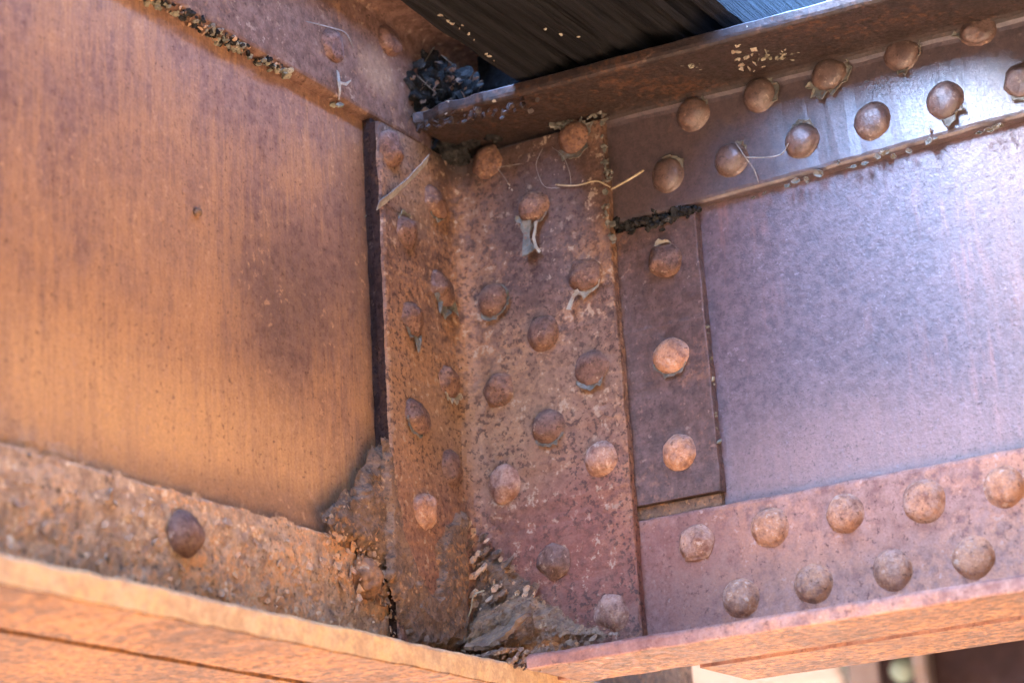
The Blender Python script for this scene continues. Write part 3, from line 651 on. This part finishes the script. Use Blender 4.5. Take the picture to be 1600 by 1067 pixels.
# ------------------------------------------------------------------ timber ties
def tie(x0, x1, label, seed, near=-2.6):
    rt = random.Random(seed); z0, z1 = .0455, .178
    under = []; n = 46
    cracks = [(rt.uniform(.05, .95), rt.uniform(.004, .011), rt.uniform(.006, .020)) for _ in range(11)]
    t_ = thing('timber_tie', label, 'timber', ((x0 + x1) / 2, .5, z0), 'timber ties laid across the girder')
    vs, fs, m = [], [], 60
    ys = [near + (2.2 - near) * (k / m) ** 1.0 for k in range(m + 1)]
    ys = sorted(ys + [-.36 + .012 * k for k in range(36)]); m = len(ys) - 1
    K = n + 3
    for y in ys:
        for i in range(n + 1):
            f = i / n; x = x0 + (x1 - x0) * f; z = z0 + .0012 * noise.noise((x * 60, y * 3, seed)) + .0008 * noise.noise((x * 220, y * 8, seed))
            for (c_, wd, dp) in cracks:
                cc = x0 + (x1 - x0) * c_ + .006 * noise.noise((y * 3, c_ * 9, seed)); d = abs(x - cc) / wd
                if d < 1: z += dp * (1 - d) ** .6 * max(0, .5 + noise.noise((y * 4, c_ * 20, 1)))
            edge = min(f, 1 - f) * (x1 - x0)
            if edge < .006: z += (.006 - edge) * .7 * (1 + noise.noise((x * 20, y * 30, seed)))
            vs.append(Vector((x + (.002 * noise.noise((y * 14, f * 3, seed)) if i in (0, n) else 0), y, z)))
        vs.append(Vector((x1, y, z1))); vs.append(Vector((x0, y, z1)))
    for k in range(m):
        for i in range(K): fs.append((k * K + i, k * K + (i + 1) % K, (k + 1) * K + (i + 1) % K, (k + 1) * K + i))
    fs += [tuple(range(K)), tuple(range(m * K, m * K + K))]
    obj('beam', vs, fs, M['wood'], t_)
    return t_
T0 = tie(.070, .315, 'dark creosoted timber tie with cracked underside resting on the right girder top flange', 4)
PB = thing('pocket_shade_block', 'dark block added to make the shade of the pocket left of the tie', 'timber', (.008, .25, .042))  # added block that darkens the pocket, standing in for its deep shade
extrude('block', rrect(-.048, .060, .040, .25, .006), 1, .035, .60, 30, M['wood'], PB, .0016, None, 33)
chips('splinter', [at(x, y, 2, .045) for x, y in ((718, 44), (722, 40), (732, 52), (760, 84), (764, 88), (852, 46), (876, 54), (904, 58), (688, 24), (700, 32), (706, 36), (741, 62), (772, 95))], M['flake_pale'], T0, 21, .0014, .0038, .5)
tie(.465, .775, 'timber tie across the gap at the top edge, its side lit bluish by the sky', 5)
for i in range(12): tie(.80 + .29 * i, 1.045 + .29 * i, 'timber tie number %s to the right of the gap, unseen, added to block sky' % ('two three four five six seven eight nine ten eleven twelve thirteen'.split()[i]), 6 + i)  # unseen ties set close together to shut out sky beside the gap

# ------------------------------------------------------------------ far girder and pier below the flange
FG = thing('far_girder', 'blurred dark purple girder with a pale stiffener seen far below the right flange', 'girder', (-.3, 2.6, -.6))
YB = 2.6
extrude('web', rrect(YB, YB + .01, -.62, .02), 0, -.66, 3., 4, M['far'], FG, .0003)
sx = at(1448, 1040, 1, YB)[0]
extrude('stiffener', rrect(sx - .014, sx + .014, YB - .05, YB - .001, .002), 2, -.62, .02, 8, M['far_pale'], FG, .0004)
sx = at(1352, 1050, 1, YB)[0]
extrude('end_angle', rrect(sx - .035, sx + .035, YB - .014, YB - .001, .002), 2, -.62, .02, 8, M['far_pale'], FG, .0004)
p = at(1410, 1046, 1, YB); o = bpy.data.objects.new('rivet', RV[1].copy()); o.data.materials[0] = M['far_rivet']; C.objects.link(o); o.parent = FG
o.matrix_local = Matrix.Translation(Vector((p.x, YB, p.z)) - Vector(FG.location)) @ FR['r'].to_4x4() @ Matrix.Scale(1.5, 4)
PI_ = thing('concrete_pier', 'pale concrete pier blurred in the gap below the right flange', 'pier', (-1.1, 2.9, -2.5))
a0, a1 = at(1120, 1050, 1, 2.62)[0], at(1318, 1050, 1, 2.62)[0]
extrude('shaft', rrect(a0 - .5, a1, 2.62, 3.4, .02), 2, -2.5, -.17, 6, M['conc'], PI_, .002)
extrude('cap', rrect(a0 - .55, a1 - .004, 2.60, 3.45, .02), 2, -.168, -.02, 3, M['conc'], PI_, .002)

FD = thing('far_shade_deck', 'slab added over the far girder to shade it, hidden behind the right flange', 'deck', (1, 3, .03))  # unseen slab, added only to keep sun off the far girder
extrude('shade_slab', rrect(1.5, 4.2, .035, .12, .005), 0, -2.4, 3., 6, M['wood'], FD, .001)
